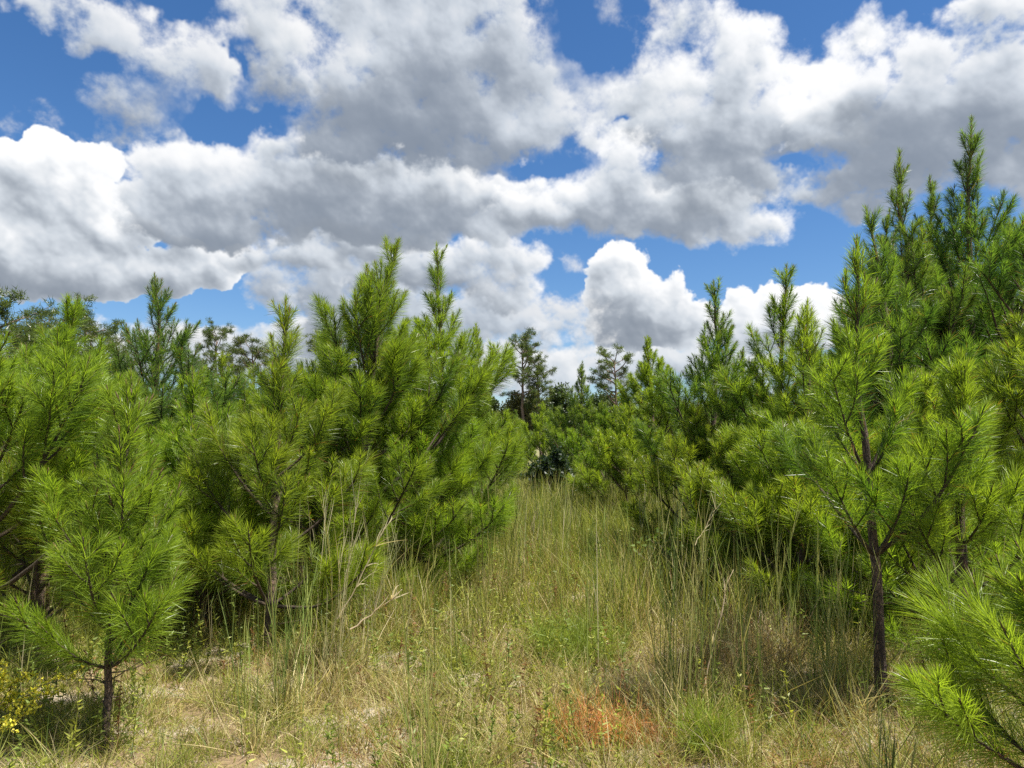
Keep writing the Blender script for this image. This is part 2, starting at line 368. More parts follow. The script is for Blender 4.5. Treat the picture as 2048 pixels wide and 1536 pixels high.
# ------------------------------------------------------------------ young pines
GREEN_A = np.array((.072, .140, .020)); GREEN_B = np.array((.225, .310, .034)); GREEN_C = np.array((.038, .085, .034))
def curve(p0, d0, L, up, rng, n=7, wob=.10):
    """a branch axis that starts along d0 and turns upward"""
    pts = [np.array(p0, float)]; d = np.array(d0, float); d /= np.linalg.norm(d)
    for i in range(n):
        d = d + np.array((0, 0, up / n)) + rng.normal(size=3) * wob / math.sqrt(n)
        d /= np.linalg.norm(d); pts.append(pts[-1] + d * L / n)
    return np.array(pts)
def at_t(pts, t):
    x = t * (len(pts) - 1); i = min(int(x), len(pts) - 2); f = x - i
    return pts[i] * (1 - f) + pts[i + 1] * f, unit(pts[i + 1] - pts[i])
def make_pine(seed, h, r0, spread, bare=.25, path=None, dens=420, nlen=.17, nw=.0028, tone=.5, dark=0.0, whorl=.30,
              ascend=.6, top=1.0, upc=1.0, low=.88, wseg=3, skip=None, fork=None):
    """returns the trunk, branch and needle meshes of one young pine, base at the origin.
    path: sideways offsets of the trunk at equal steps of height. tone 0 deep .. 1 yellow green. dark: bluish dark."""
    rng = np.random.RandomState(seed)
    n = 15; zs = np.linspace(-.04, h, n)
    px = np.interp(np.linspace(0, 1, n), np.linspace(0, 1, len(path)), path) if path is not None else np.cumsum(rng.normal(size=n) * h * .006)
    py = np.cumsum(rng.normal(size=n) * h * .006)
    trunk = np.stack([px + np.cumsum(rng.normal(size=n) * .004), py, zs], 1)
    rad = r0 * (1 - np.linspace(0, 1, n)) ** .85 + .0055
    rad[0] *= 1.35; rad[1] *= 1.1
    bt = Buf(); bb = Buf(); bn = Buf()
    tube(bt, trunk, rad, (1, 1, 1), 10, .05, rng)
    shoots = []                                      # (points, first t with needles, vigour)
    shoots.append((trunk, max(0, 1 - 1.3 * top / h), .85))
    def axis(p0, d0, L, up, r, order, vig):
        pts = curve(p0, d0, L, up, rng, 6 if order else 8, .12)
        tube(bb, pts, np.linspace(r, max(.0028, r * .35), len(pts)), np.array((1, 1, 1)) * rng.uniform(.8, 1.15), 5)
        shoots.append((pts, max(.06 if order else .12, 1 - .55 / L), vig))
        return pts
    brownness = .12
    # whorls
    z = h - .26 * top * rng.uniform(.9, 1.1); k = 0
    zz = []
    while z > h * bare:
        zz.append(z); z -= whorl * rng.uniform(.75, 1.25) * (1 if k else .9); k += 1
    for wi, z in enumerate(zz):
        f = z / h
        p, td = at_t(trunk, (z + .04) / (h + .04))
        prof = min(1.0, (h - z) / (.68 * h + .2)) ** 1.28 * (1 if f > .3 else low + (1 - low) * f / .3)
        nb = rng.randint(3, 5) if wi < 3 else rng.randint(4, 7)
        a0 = rng.uniform(0, 6.28)
        for b in range(nb):
            a = a0 + b * 2 * math.pi / nb + rng.normal() * .25
            L = spread * 1.25 * prof * rng.uniform(.62, 1.25) + .12
            e = (.35 + ascend * f + rng.normal() * .10) if wi > 2 else rng.uniform(.95, 1.25)
            if f < .3: e -= .35 * (1 - f / .3)
            if skip is not None and math.cos(a - skip) > .55 and f < .55: L *= .55
            d = (math.cos(a) * math.cos(e), math.sin(a) * math.cos(e), math.sin(e))
            r = min(.0045 + .009 * L, rad[0] * .45)
            vig = .62 + .38 * rng.rand()
            pts = axis(p, d, L, upc * (.75 + .6 * f), r, 0, vig)
            ns = int(L / .19)
            for s_ in range(ns):
                t = .35 + .55 * (s_ + rng.rand()) / max(ns, 1)
                q, qd = at_t(pts, t)
                sd = unit(np.cross(qd, (0, 0, 1))) * (1 if (s_ + b) % 2 else -1)
                d2 = qd * .75 + sd * rng.uniform(.5, .9) + np.array((0, 0, rng.uniform(-.05, .35)))
                L2 = (L * (1.02 - t) * .62 + .10) * rng.uniform(.7, 1.15)
                sp = axis(q, d2, L2, .5, r * .5, 1, vig * .95)
                if L2 > .34:
                    for u in (.5, .72):
                        q3, qd3 = at_t(sp, u); s3 = unit(np.cross(qd3, (0, 0, 1))) * (1 if rng.rand() > .5 else -1)
                        axis(q3, qd3 * .8 + s3 * .6 + np.array((0, 0, .2)), L2 * .42, .4, .003, 1, vig * .9)
    # dead twig stubs on the bare lower stem
    for k in range(9):
        zt = rng.uniform(.10, max(.35, h * bare + .1)); p, td = at_t(trunk, (zt + .04) / (h + .04)); a = rng.uniform(0, 6.28)
        Ld = rng.uniform(.05, .45); tw = curve(p, (math.cos(a), math.sin(a), rng.uniform(-.1, .4)), Ld, .1, rng, 5, .3)
        tube(bb, tw, np.linspace(.004, .0015, 6), np.array((1.3, 1.25, 1.2)) * rng.uniform(.7, 1.2), 4)
    # needles, in tufts along every shoot
    PP = []; DD = []; LL = []; GG = []; CC = []
    for pts, t0, vig in shoots:
        seg = np.linalg.norm(np.diff(pts, axis=0), axis=1); Ltot = seg.sum()
        m = int(Ltot * (1 - t0) * dens * (.75 + .5 * rng.rand()))
        if m < 4: continue
        u = rng.rand(m)
        t = t0 + (1 - t0) * (u ** .80)
        x = t * (len(pts) - 1); i = np.minimum(x.astype(int), len(pts) - 2); f = (x - i)[:, None]
        p = pts[i] * (1 - f) + pts[i + 1] * f; T = unit(pts[i + 1] - pts[i])
        R_ = rng.normal(size=(m, 3)); Nn = unit(R_ - T * (R_ * T).sum(1, keepdims=True))
        fromtip = (1 - t) * Ltot
        young = np.exp(-fromtip / (.26 if pts is trunk else .12))
        ang = (.80 - .42 * young) + rng.normal(size=m) * .20 + .25 * (rng.rand(m) < .1)
        d = T * np.cos(ang)[:, None] + Nn * np.sin(ang)[:, None]
        ln = nlen * 1.22 * vig * (1 - .50 * young) * rng.uniform(.75, 1.12, m)
        gr = np.zeros((m, 3)); gr[:, 2] = -.16 - .22 * rng.rand(m) * (1 - young)
        gr += T * .18
        hi_ = np.clip((p[:, 2] / h - .55) / .4, 0, 1); ln = ln * (1 - .22 * hi_)
        old = np.clip(fromtip / .55, 0, 1)
        mixv = np.clip(tone + .05 + .55 * young - .35 * old + rng.normal(size=m) * .20 + rng.normal() * .20, 0, 1)[:, None]
        c = GREEN_A * (1 - mixv) + GREEN_B * mixv
        if dark: c = c * (1 - dark) + GREEN_C * dark * (1 + .5 * mixv)
        brown = (rng.rand(m) < .012 + brownness * (old > .8))[:, None]
        c = np.where(brown, np.array((.22, .12, .04)), c)
        PP.append(p); DD.append(d); LL.append(ln); GG.append(gr); CC.append(c)
        # bud at the tip
        e = pts[-1]; dT = unit(pts[-1] - pts[-2])
        if rng.rand() < .8: tube(bb, np.array([e, e + dT * .02, e + dT * .045]), (.0042, .0045, .002), np.array((1.7, 1.6, .9)) * rng.uniform(.6, 1.2), 5)
    P = np.concatenate(PP); D = np.concatenate(DD); Ln = np.concatenate(LL); Gd = np.concatenate(GG); Cc = np.concatenate(CC)
    ribbons(bn, P, D, Ln, nw * rng.uniform(.75, 1.25, len(P)), Cc, rng, Gd, wseg)
    return bt.mesh('trunk', M_BARK, True), bb.mesh('branches', M_TWIG, True), bn.mesh('crown', M_NEEDLE)
def place_pine(meshes, loc, rz, label, scale=1.0, group=None):
    r = link('young_pine', None); r.location = loc; r.rotation_euler = (0, 0, rz); r.scale = (scale,) * 3
    r.empty_display_size = .3
    tag(r, label, 'pine tree', group)
    for nm, me in zip(('trunk', 'branches', 'crown'), meshes): link(nm, me, r)
    return r
def copy_thing(src, loc, rz, scale, label, group=None):
    r = src.copy(); C.objects.link(r); r.location = loc; r.rotation_euler = (0, 0, rz); r.scale = (scale,) * 3
    r['label'] = label
    if group: r['group'] = group
    elif 'group' in r: del r['group']
    for ch in src.children:
        c = ch.copy(); C.objects.link(c); c.parent = r
    return r

def world_pt(px, py, Y):
    """world X and Z of a photo pixel at depth Y"""
    u = (px - 1024) / 1480; v = (768 - py) / 1480; cp, sp = math.cos(PITCH), math.sin(PITCH)
    t = Y / (cp - v * sp); return u * t, EYE + t * (sp + v * cp)

# ------------------------------------------------------------------ ground
def gh(x, y):
    x = np.asarray(x, float); y = np.asarray(y, float)
    return (.035 * np.sin(x * .9 + 1.3) * np.cos(y * .7) + .02 * np.sin(x * 2.3 + y * 1.7) + .012 * np.sin(x * 5.1 - y * 4.3)) * np.exp(-np.hypot(x, y) / 60)
def build_ground():
    n = 240; u = np.linspace(-1, 1, n); s = np.sinh(u * 6.2) / np.sinh(6.2)
    X, Y = np.meshgrid(s * 2500, s * 2500 + 6)
    Z = gh(X, Y)
    V = np.stack([X, Y, Z], -1).reshape(-1, 3)
    i = np.arange(n * n).reshape(n, n); a = i[:-1, :-1].ravel(); b = i[:-1, 1:].ravel(); c = i[1:, 1:].ravel(); d = i[1:, :-1].ravel()
    bf = Buf(); bf.add(V, np.concatenate([np.stack([a, b, c], 1), np.stack([a, c, d], 1)]), (1, 1, 1))
    m, N, out = mat_new('sandy_ground'); tc = N.n('ShaderNodeTexCoord'); P = tc.outputs['Object']
    litter = N.noise(P, 1.6, 6, .65); fine = N.noise(P, 38, 6, .7); grit = N.noise(P, 240, 3, .7)
    sand = N.mix(grit, (.30, .25, .19), (.52, .45, .36))
    lit = N.mix(fine, (.10, .065, .035), (.33, .245, .14))
    k = N.m('ADD', N.m('MULTIPLY', litter, 1.0), N.m('MULTIPLY', fine, .55))
    c = N.mix(N.smooth(k, .66, .80), sand, lit)
    sepp = N.n('ShaderNodeSeparateXYZ'); N.l(P, sepp.inputs[0])
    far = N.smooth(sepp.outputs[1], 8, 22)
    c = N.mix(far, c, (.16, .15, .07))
    p = N.n('ShaderNodeBsdfPrincipled'); N.l(c, p.inputs['Base Color']); p.inputs['Roughness'].default_value = .95
    p.inputs['Specular IOR Level'].default_value = .15
    bp = N.n('ShaderNodeBump'); bp.inputs['Strength'].default_value = .9; bp.inputs['Distance'].default_value = .02
    N.l(N.m('ADD', fine, N.m('MULTIPLY', grit, .3)), bp.inputs['Height']); N.l(bp.outputs[0], p.inputs['Normal'])
    N.l(p.outputs[0], out.inputs[0])
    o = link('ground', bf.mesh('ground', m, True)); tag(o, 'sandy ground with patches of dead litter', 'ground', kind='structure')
build_ground()

# ------------------------------------------------------------------ pines that can be told apart
def pine_at(px, Y, tip_y, seed, r0, spread, label, rz=0, **kw):
    """trunk foot at pixel column px and depth Y, leader tip at photo row tip_y"""
    x, _ = world_pt(px, 1100, Y); _, zt = world_pt(px, tip_y + 6, Y)
    g0 = float(gh(x, Y)); h = zt - g0
    me = make_pine(seed, h, r0, spread, **kw)
    return place_pine(me, (x, Y, g0), rz, label)
LOD1 = dict(dens=700, nw=.0027, wseg=3)
LOD1A = dict(dens=600, nw=.0028, wseg=3)
LOD2 = dict(dens=460, nw=.0036, wseg=2)
LOD3 = dict(dens=420, nw=.0050, wseg=2)
HERO = [
 # px, Y, tip_y, seed, r0, spread, label, kwargs
 (222, 4.05, 748, 11, .016, .46, 'small pine sapling leaning right with thin bare lower trunk, front left', dict(path=[0,.01,.03,.05,.07,.08], bare=.09, low=.30, tone=.88, whorl=.20, nlen=.165, ascend=.8, top=.9, **LOD1A)),
 (542, 5.8, 598, 22, .036, .80, 'young pine with bare reddish trunk showing in the middle, left of the grassy aisle', dict(path=[0,0,.0,.02,.03,.05,.06], bare=.08, tone=.48, whorl=.38, nlen=.19, **LOD1A)),
 (722, 7.4, 480, 33, .050, 1.25, 'tall forked pine at left edge of the aisle with two leaders close together', dict(path=[0,.01,.02,.05,.12,.2,.36], bare=.07, tone=.48, whorl=.34, nlen=.20, **LOD1)),
 (738, 7.9, 528, 34, .040, 1.0, 'slightly shorter pine crowding the forked pine on its left side', dict(bare=.08, tone=.42, whorl=.36, nlen=.19, **LOD2)),
 (885, 9.4, 487, 44, .050, 1.2, 'tall slender-topped pine with wide bright skirt beside the grassy aisle', dict(bare=.03, tone=.58, whorl=.38, nlen=.20, ascend=.75, **LOD2)),
 (958, 12.5, 640, 55, .045, .75, 'pine with small tip just behind the wide-skirted pine', dict(bare=.1, tone=.4, **LOD2)),
 (92, 6.1, 590, 66, .042, 1.05, 'yellow-green pine with budding top near the left edge', dict(path=[0,0,.02,.03,.03,.1], bare=.12, tone=.72, nlen=.18, **LOD1)),
 (-60, 5.0, 640, 77, .045, 1.15, 'pine cut by the left edge with long sweeping branches', dict(bare=.1, tone=.6, nlen=.20, **LOD1)),
 (285, 8.6, 545, 88, .055, 1.15, 'dark blue-green topped pine with several spiky leaders, left side', dict(bare=.1, tone=.30, dark=.55, nlen=.15, whorl=.30, **LOD2)),
 (632, 8.9, 650, 99, .04, .95, 'light green rounded pine top between the two left aisle pines', dict(bare=.1, tone=.66, **LOD2)),
 (440, 12.0, 700, 110, .04, .9, 'small pine with pale tip in front of the distant flat-topped pine', dict(bare=.1, tone=.45, **LOD3)),
 (370, 7.4, 735, 115, .04, 1.0, 'low bushy pine between the leaning sapling and the dark-topped pine', dict(bare=.08, tone=.5, **LOD2)),
 (1757, 4.65, 470, 121, .031, .76, 'pine with thick straight bare trunk and open crown, right foreground', dict(path=[0,-.01,-.02,-.03,-.06,-.05,-.01], bare=.24, tone=.56, whorl=.40, nlen=.20, ascend=.85, **LOD1A)),
 (1972, 8.4, 232, 132, .070, 1.7, 'tallest pine of all with long bare-stemmed leader, upper right', dict(path=[0,0,-.02,.0,.02,.04,.06,.10], bare=.15, tone=.28, dark=.35, whorl=.48, nlen=.19, ascend=.95, top=2.0, upc=1.3, **LOD2)),
 (1865, 8.0, 298, 143, .07, 1.15, 'dark pine left of the tallest one, with a bottlebrush leader', dict(bare=.15, tone=.30, dark=.35, whorl=.58, nlen=.19, ascend=1.0, top=1.7, upc=1.3, **LOD2)),
 (1782, 7.4, 400, 148, .06, 1.0, 'dark green pine top showing behind the thick-trunked pine', dict(bare=.2, tone=.34, dark=.25, whorl=.40, nlen=.19, **LOD2)),
 (1930, 4.5, 705, 154, .040, .66, 'bushy pine forking low, between thick-trunked pine and right edge', dict(path=[0,0,.02,.05,.05], bare=.22, tone=.66, whorl=.32, nlen=.21, **LOD1)),
 (2125, 2.9, 1005, 171, .022, .56, 'low pine sapling with long bright needles reaching in at lower right corner', dict(bare=.13, low=1.0, tone=.92, whorl=.145, nlen=.22, ascend=.3, **LOD1)),
 (2100, 6.5, 560, 170, .05, 1.1, 'pine at the right edge behind the low forking one', dict(bare=.1, tone=.42, nlen=.20, **LOD2)),
 (1548, 8.6, 535, 176, .05, 1.0, 'pine with narrow pointed top against white cloud, second row right', dict(path=[0,0,.02,.08,.12,.16], bare=.16, tone=.42, whorl=.36, nlen=.19, **LOD2)),
 (1630, 7.2, 598, 181, .042, .9, 'pine with budding reddish tips left of the thick-trunked pine', dict(bare=.1, tone=.50, nlen=.19, **LOD2)),
 (1430, 9.6, 562, 187, .05, 1.05, 'slim dark pine with side leaders reaching up like candlesticks', dict(bare=.12, tone=.32, whorl=.40, nlen=.17, dark=.2, ascend=.95, **LOD2)),
 (1318, 14.0, 668, 198, .05, 1.15, 'far-right aisle pine with several even leaders', dict(bare=.08, tone=.48, **LOD3)),
 (1250, 13.0, 800, 203, .03, .8, 'low light green pine at the right side of the aisle end', dict(bare=.04, tone=.6, **LOD3)),
 (1158, 20.0, 718, 209, .05, 1.0, 'dark narrow pine closing off the grassy aisle', dict(bare=.05, tone=.25, dark=.35, **LOD3)),
 (1085, 24.0, 800, 210, .05, 1.2, 'light pine left of the dark narrow one at aisle end', dict(bare=.05, tone=.5, **LOD3)),
 (1215, 18.0, 812, 214, .04, 1.1, 'bushy low pine right of the dark narrow one at aisle end', dict(bare=.03, tone=.55, **LOD3)),
 (165, 8.2, 712, 221, .04, 1.15, 'low full pine filling the space behind the small leaning sapling', dict(bare=.02, tone=.6, nlen=.19, **LOD2)),
 (470, 9.0, 745, 222, .04, 1.15, 'low bright pine half hidden left behind the pine with reddish trunk', dict(bare=.02, tone=.55, nlen=.19, **LOD2)),
 (600, 7.0, 800, 223, .035, .95, 'waist-high green pine tucked between the reddish trunk and the forked pine', dict(bare=.02, tone=.6, nlen=.19, whorl=.26, **LOD2)),
 (845, 8.0, 745, 224, .04, 1.05, 'bright rounded lower pine in front of the wide-skirted pine', dict(bare=.02, tone=.72, nlen=.20, whorl=.27, **LOD2)),
 (20, 7.6, 690, 225, .04, 1.1, 'full light green pine near the left edge behind the sweeping branches', dict(bare=.02, tone=.62, nlen=.19, **LOD2)),
 (1400, 9.0, 800, 226, .035, .9, 'low dark-stemmed pine under the candlestick pine', dict(bare=.03, tone=.5, nlen=.18, whorl=.27, **LOD2)),
 (1690, 8.6, 660, 227, .04, 1.1, 'full pine between the budding one and the thick-trunked pine', dict(bare=.03, tone=.55, nlen=.19, **LOD2)),
 (1860, 6.6, 740, 228, .04, 1.1, 'bright pine filling the gap behind the low forking pine', dict(bare=.08, tone=.6, nlen=.20, whorl=.28, **LOD2)),
 (2068, 9.2, 430, 231, .06, 1.5, 'dark full pine cut by the right edge, right of the tallest pine', dict(bare=.05, tone=.32, dark=.3, nlen=.19, whorl=.36, ascend=.95, **LOD2)),
 (1915, 9.6, 345, 232, .06, 1.4, 'dark pine tip between the bottlebrush leader and the tallest pine', dict(bare=.05, tone=.3, dark=.35, nlen=.18, whorl=.36, ascend=.95, **LOD2)),
 (1828, 9.0, 410, 233, .05, 1.2, 'dark narrow tip just right of the pine behind the thick trunk', dict(bare=.05, tone=.34, dark=.25, nlen=.18, whorl=.36, **LOD2)),
 (70, 5.3, 880, 241, .03, .75, 'low bright pine near the left edge under the sweeping branches', dict(bare=.04, tone=.72, nlen=.19, whorl=.22, **LOD1A)),
 (1600, 6.5, 840, 242, .03, .75, 'low green pine filling the shade left of the thick-trunked pine', dict(bare=.04, tone=.62, nlen=.19, whorl=.22, **LOD2)),
 (1475, 7.6, 860, 243, .03, .8, 'low green pine behind the tallest grass clump', dict(bare=.04, tone=.55, nlen=.19, whorl=.24, **LOD2)),
 (415, 6.3, 900, 244, .03, .75, 'low green pine between the leaning sapling and the pine with reddish trunk', dict(bare=.04, tone=.6, nlen=.19, whorl=.24, **LOD2)),
 (1845, 5.6, 920, 245, .03, .7, 'low bright pine just right of the thick trunk', dict(bare=.04, tone=.7, nlen=.19, whorl=.22, **LOD2)),
 (1500, 13.0, 690, 216, .05, 1.1, 'pine behind the candlestick pine and the white cloud pine', dict(bare=.05, tone=.4, **LOD3)),
]
taken = []
for (px, Y, ty, seed, r0, spr, lab, kw) in HERO:
    kw = dict(kw)
    o = pine_at(px, Y, ty, seed, r0, spr, lab, **kw); taken.append((o.location.x, Y))

# ------------------------------------------------------------------ the rows of pines behind
VARIANT = [make_pine(300 + i, hh, .05, sp, bare=.02, tone=tn, dark=dk, whorl=.36, nlen=.18, dens=210, nw=.0075, wseg=2)
           for i, (hh, sp, tn, dk) in enumerate([(3.2, 1.05, .40, .1), (3.0, 1.15, .55, 0), (3.6, 1.2, .35, .3), (2.7, 1.0, .62, 0), (3.4, 1.1, .45, .15)])]
rs = random.Random(5)
src = [None] * 5; nfill = 0
def side_words(x, y):
    az = x / y
    s = 'far left' if az < -.42 else 'left' if az < -.16 else 'left of centre' if az < 0 else 'right of centre' if az < .16 else 'right' if az < .42 else 'far right'
    dpt = 'front' if y < 12 else 'middle' if y < 20 else 'back' if y < 30 else 'last'
    return s, dpt
for row in range(-13, 14):
    y = 9.5 + rs.random() * 2
    while y < 46:
        x = (-1.9 + 3.0 * row if row < 0 else 3.1 + 3.0 * row) + .075 * y + rs.uniform(-.35, .35)
        if row == -1: x += 3.0 - .9
        if row < 0: x += 0
        yy = y + rs.uniform(-.3, .3)
        y += 2.3 + .03 * y
        if abs(x) > yy * .80 + 1.5: continue
        if min(math.hypot(x - a, yy - b) for a, b in taken) < 1.35: continue
        if yy < 20 and 0.015 * yy - .3 < x < 2.4 + .05 * yy and x / yy < .17: continue
        k = rs.randrange(5); sc_ = rs.uniform(.72, .95)
        
        s, dpt = side_words(x, yy)
        lab = 'young pine in the %s rows of the plantation, %s' % (dpt, s)
        grp = 'plantation pines in the %s rows, %s' % (dpt, s)
        loc = (x, yy, float(gh(x, yy)))
        if src[k] is None:
            src[k] = place_pine(VARIANT[k], loc, rs.uniform(0, 6.28), lab, sc_, grp)
        else: copy_thing(src[k], loc, rs.uniform(0, 6.28), sc_, lab, grp)
        nfill += 1
print('fill pines', nfill)

# ------------------------------------------------------------------ mature pines and woods beyond
M_FARBARK = bark_mat('old_pine_bark', (.06, .04, .03), (.24, .17, .13), 6)
def make_tall_pine(seed, h, crown_lo, cw, flat=1.0, leafy=1.0):
    rng = np.random.RandomState(seed); bt = Buf(); bb = Buf(); bn = Buf()
    n = 12; zs = np.linspace(-.1, h * .97, n)
    tr = np.stack([np.cumsum(rng.normal(size=n) * .05), np.cumsum(rng.normal(size=n) * .05), zs], 1)
    tube(bt, tr, (1 - np.linspace(0, 1, n)) ** .7 * h * .014 + .03, (1, 1, 1), 8, .03, rng)
    P = []; D = []; Lh = []; Cc = []
    nb = 24
    for i in range(nb):
        f = (i + rng.rand()) / nb; z = h * (crown_lo + (1 - crown_lo) * f * .97)
        p, _ = at_t(tr, min(z / (h * .97), .999))
        prof = math.sin(math.pi * min(1, .25 + .60 * f)) ** .8 * flat + .05
        a = i * 2.4 + rng.normal() * .4; L = cw * 1.35 * prof * rng.uniform(.5, 1.15)
        e = rng.uniform(-.05, .45) + .40 * f
        pts = curve(p, (math.cos(a) * math.cos(e), math.sin(a) * math.cos(e), math.sin(e)), L, .35, rng, 6, .35)
        tube(bb, pts, np.linspace(.02 + .02 * L, .012, len(pts)), (1, 1, 1), 4)
        ends = [pts[-1]]
        for s_ in range(int(4 + L * 3)):
            q, qd = at_t(pts, rng.uniform(.35, 1)); dd = unit(qd + rng.normal(size=3) * .8)
            e2 = q + dd * rng.uniform(.2, .6); tube(bb, np.array([q, (q + e2) / 2 + .03, e2]), (.014, .011, .008), (1, 1, 1), 3); ends.append(e2)
        for e2 in ends:
            m = int(52 * leafy); c0 = e2 + rng.normal(size=3) * .06
            dd = unit(rng.normal(size=(m, 3)) + np.array((0, 0, .45)))
            P.append(c0 + dd * .02 + rng.normal(size=(m, 3)) * (.11, .11, .06)); D.append(dd); Lh.append(rng.uniform(.16, .30, m))
            mv = np.clip(rng.normal() * .2 + .35 + rng.normal(size=(m, 1)) * .15, 0, 1)
            Cc.append(np.array((.045, .075, .022)) * (1 - mv) + np.array((.12, .15, .04)) * mv)
    P = np.concatenate(P); D = np.concatenate(D)
    ribbons(bn, P, D, np.concatenate(Lh), .032, np.concatenate(Cc), rng, None, 1)
    return bt.mesh('trunk', M_FARBARK, True), bb.mesh('branches', M_FARBARK, True), bn.mesh('crown', M_NEEDLE)
def tall_pine(px, Y, tip_y, seed, lo, cw, label, flat=1.0, leafy=1.0):
    x, zt = world_pt(px, tip_y + (56 if Y < 52 else 6), Y)
    r = link('tall_pine', None); r.location = (x, Y, 0); tag(r, label, 'pine tree')
    for nm, me in zip(('trunk', 'branches', 'crown'), make_tall_pine(seed, zt, lo, cw, flat, leafy)): link(nm, me, r)
TALL = [
 (1046, 66, 672, 1, .52, 2.1, 'flat-topped mature pine with clear dark trunk, standing alone past the aisle', 1.0),
 (1082, 66, 712, 2, .45, 1.2, 'narrow mature pine just right of the flat-topped one', .9),
 (1232, 64, 708, 3, .45, 1.7, 'mature pine with broken rounded crown right of the aisle end', 1.0),
 (435, 66, 658, 4, .50, 2.0, 'mature pine with bare trunk and loose crown in the gap at left', 1.0),
 (505, 50, 640, 5, .45, 1.6, 'mature pine crown showing behind the left aisle pine', 1.0),
 (96, 46, 585, 6, .50, 2.1, 'round-topped mature pine behind the yellow-green pine', 1.0),
 (172, 44, 594, 7, .45, 2.4, 'broad mature pine right of the round-topped one', 1.0),
 (30, 40, 640, 8, .40, 2.0, 'low mature pine crown left of the round-topped one', 1.0),
 (-12, 26, 540, 9, .50, 1.5, 'mature pine crown cut by the left edge of the view', .9),
 (205, 42, 640, 10, .40, 2.2, 'mature pine crown left of the dark blue-green topped pine', 1.0),
 (655, 60, 680, 12, .5, 1.6, 'small mature pine top between light green tops at left', 1.0),
 (375, 60, 720, 13, .5, 1.8, 'low mature pine top right of the dark blue-green topped pine', 1.0),
]
for px, Y, ty, sd, lo, cw, lab, fl in TALL: tall_pine(px, Y, ty, sd, lo, cw, lab, fl)

def make_broadleaf(seed, h, w, col_a, col_b, leaf=.16, n=9000):
    rng = np.random.RandomState(seed); bt = Buf(); bb = Buf(); bn = Buf()
    tr = curve((0, 0, -.1), (0, 0, 1), h * .6, .2, rng, 7, .15)
    tube(bt, tr, np.linspace(h * .02, h * .008, len(tr)), (1, 1, 1), 7, .04, rng)
    cl = []
    for i in range(26):
        t = rng.uniform(.3, 1); p, _ = at_t(tr, t); a = rng.uniform(0, 6.28); e = rng.uniform(.1, 1.2)
        pts = curve(p, (math.cos(a) * math.cos(e), math.sin(a) * math.cos(e), math.sin(e)), w * rng.uniform(.4, .9), .3, rng, 5, .3)
        tube(bb, pts, np.linspace(h * .007, h * .002, len(pts)), (1, 1, 1), 4)
        for u in (.45, .7, .9, 1): cl.append((at_t(pts, min(u, .99))[0], rng.uniform(.12, .26) * w))
    cl += [((p0 + rng.normal(size=3) * w * .2), r * .8) for p0, r in cl[::3]]
    idx = rng.randint(0, len(cl), n); c0 = np.array([c[0] for c in cl])[idx]; r0 = np.array([c[1] for c in cl])[idx]
    dd = unit(rng.normal(size=(n, 3))); P = c0 + dd * (r0 * rng.rand(n) ** .4)[:, None]
    P[:, 2] = np.maximum(P[:, 2], .05)
    per = rng.rand(len(cl))[idx][:, None]; mv = np.clip(per * .7 + rng.rand(n, 1) * .3, 0, 1)
    c = np.array(col_a) * (1 - mv) + np.array(col_b) * mv
    ribbons(bn, P, unit(rng.normal(size=(n, 3))), leaf * rng.uniform(.7, 1.3, n), leaf * .55, c, rng, None, 2)
    return bt.mesh('trunk', M_FARBARK, True), bb.mesh('branches', M_FARBARK, True), bn.mesh('crown', M_LEAF)
FB = [make_broadleaf(41, 6.5, 3.2, (.035, .06, .018), (.085, .11, .03), .22, 11000), make_broadleaf(42, 6.0, 3.0, (.05, .06, .022), (.12, .12, .045), .22, 11000),
      make_broadleaf(43, 7.0, 2.8, (.03, .055, .02), (.07, .10, .03), .22, 11000)]
fsrc = [None] * 3
for i in range(66):
    x = -66 + i * 2.05 + rs.uniform(-1, 1); y = 72 + rs.uniform(-6, 10) ; k = rs.randrange(3); s_ = rs.uniform(.8, 1.15)
    s, _ = side_words(x, y)
    lab = 'dull green broadleaf tree in the far wood edge, %s' % s; grp = 'broadleaf trees in the far wood edge, %s' % s
    if fsrc[k] is None:
        r = link('broadleaf_tree', None); r.location = (x, y, 0); r.rotation_euler = (0, 0, rs.uniform(0, 6)); r.scale = (s_,) * 3
        tag(r, lab, 'tree', grp)
        for nm, me in zip(('trunk', 'branches', 'crown'), FB[k]): link(nm, me, r)
        fsrc[k] = r
    else: copy_thing(fsrc[k], (x, y, 0), rs.uniform(0, 6), s_, lab, grp)

# ------------------------------------------------------------------ bushes
def bush(px, Y, h, w, seed, ca, cb, leaf, n, name, label, cat='bush'):
    x, _ = world_pt(px, 900, Y); r = link(name, None); r.location = (x, Y, float(gh(x, Y))); tag(r, label, cat)
    me = make_broadleaf(seed, h, w, ca, cb, leaf, n)
    for nm, m_ in zip(('trunk', 'branches', 'foliage'), me): link(nm, m_, r)
bush(1105, 15.5, 1.75, .72, 61, (.012, .028, .012), (.035, .06, .02), .075, 6500, 'evergreen_shrub', 'dark glossy broad-leaved shrub standing in the grass at the aisle end')
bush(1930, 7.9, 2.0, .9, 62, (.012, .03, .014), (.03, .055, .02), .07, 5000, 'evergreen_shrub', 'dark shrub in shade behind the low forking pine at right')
bush(1345, 7.6, .95, .42, 63, (.06, .10, .02), (.13, .18, .035), .05, 420, 'sweetgum_sapling', 'little broad-leaved sapling among grass right of the aisle', 'sapling')

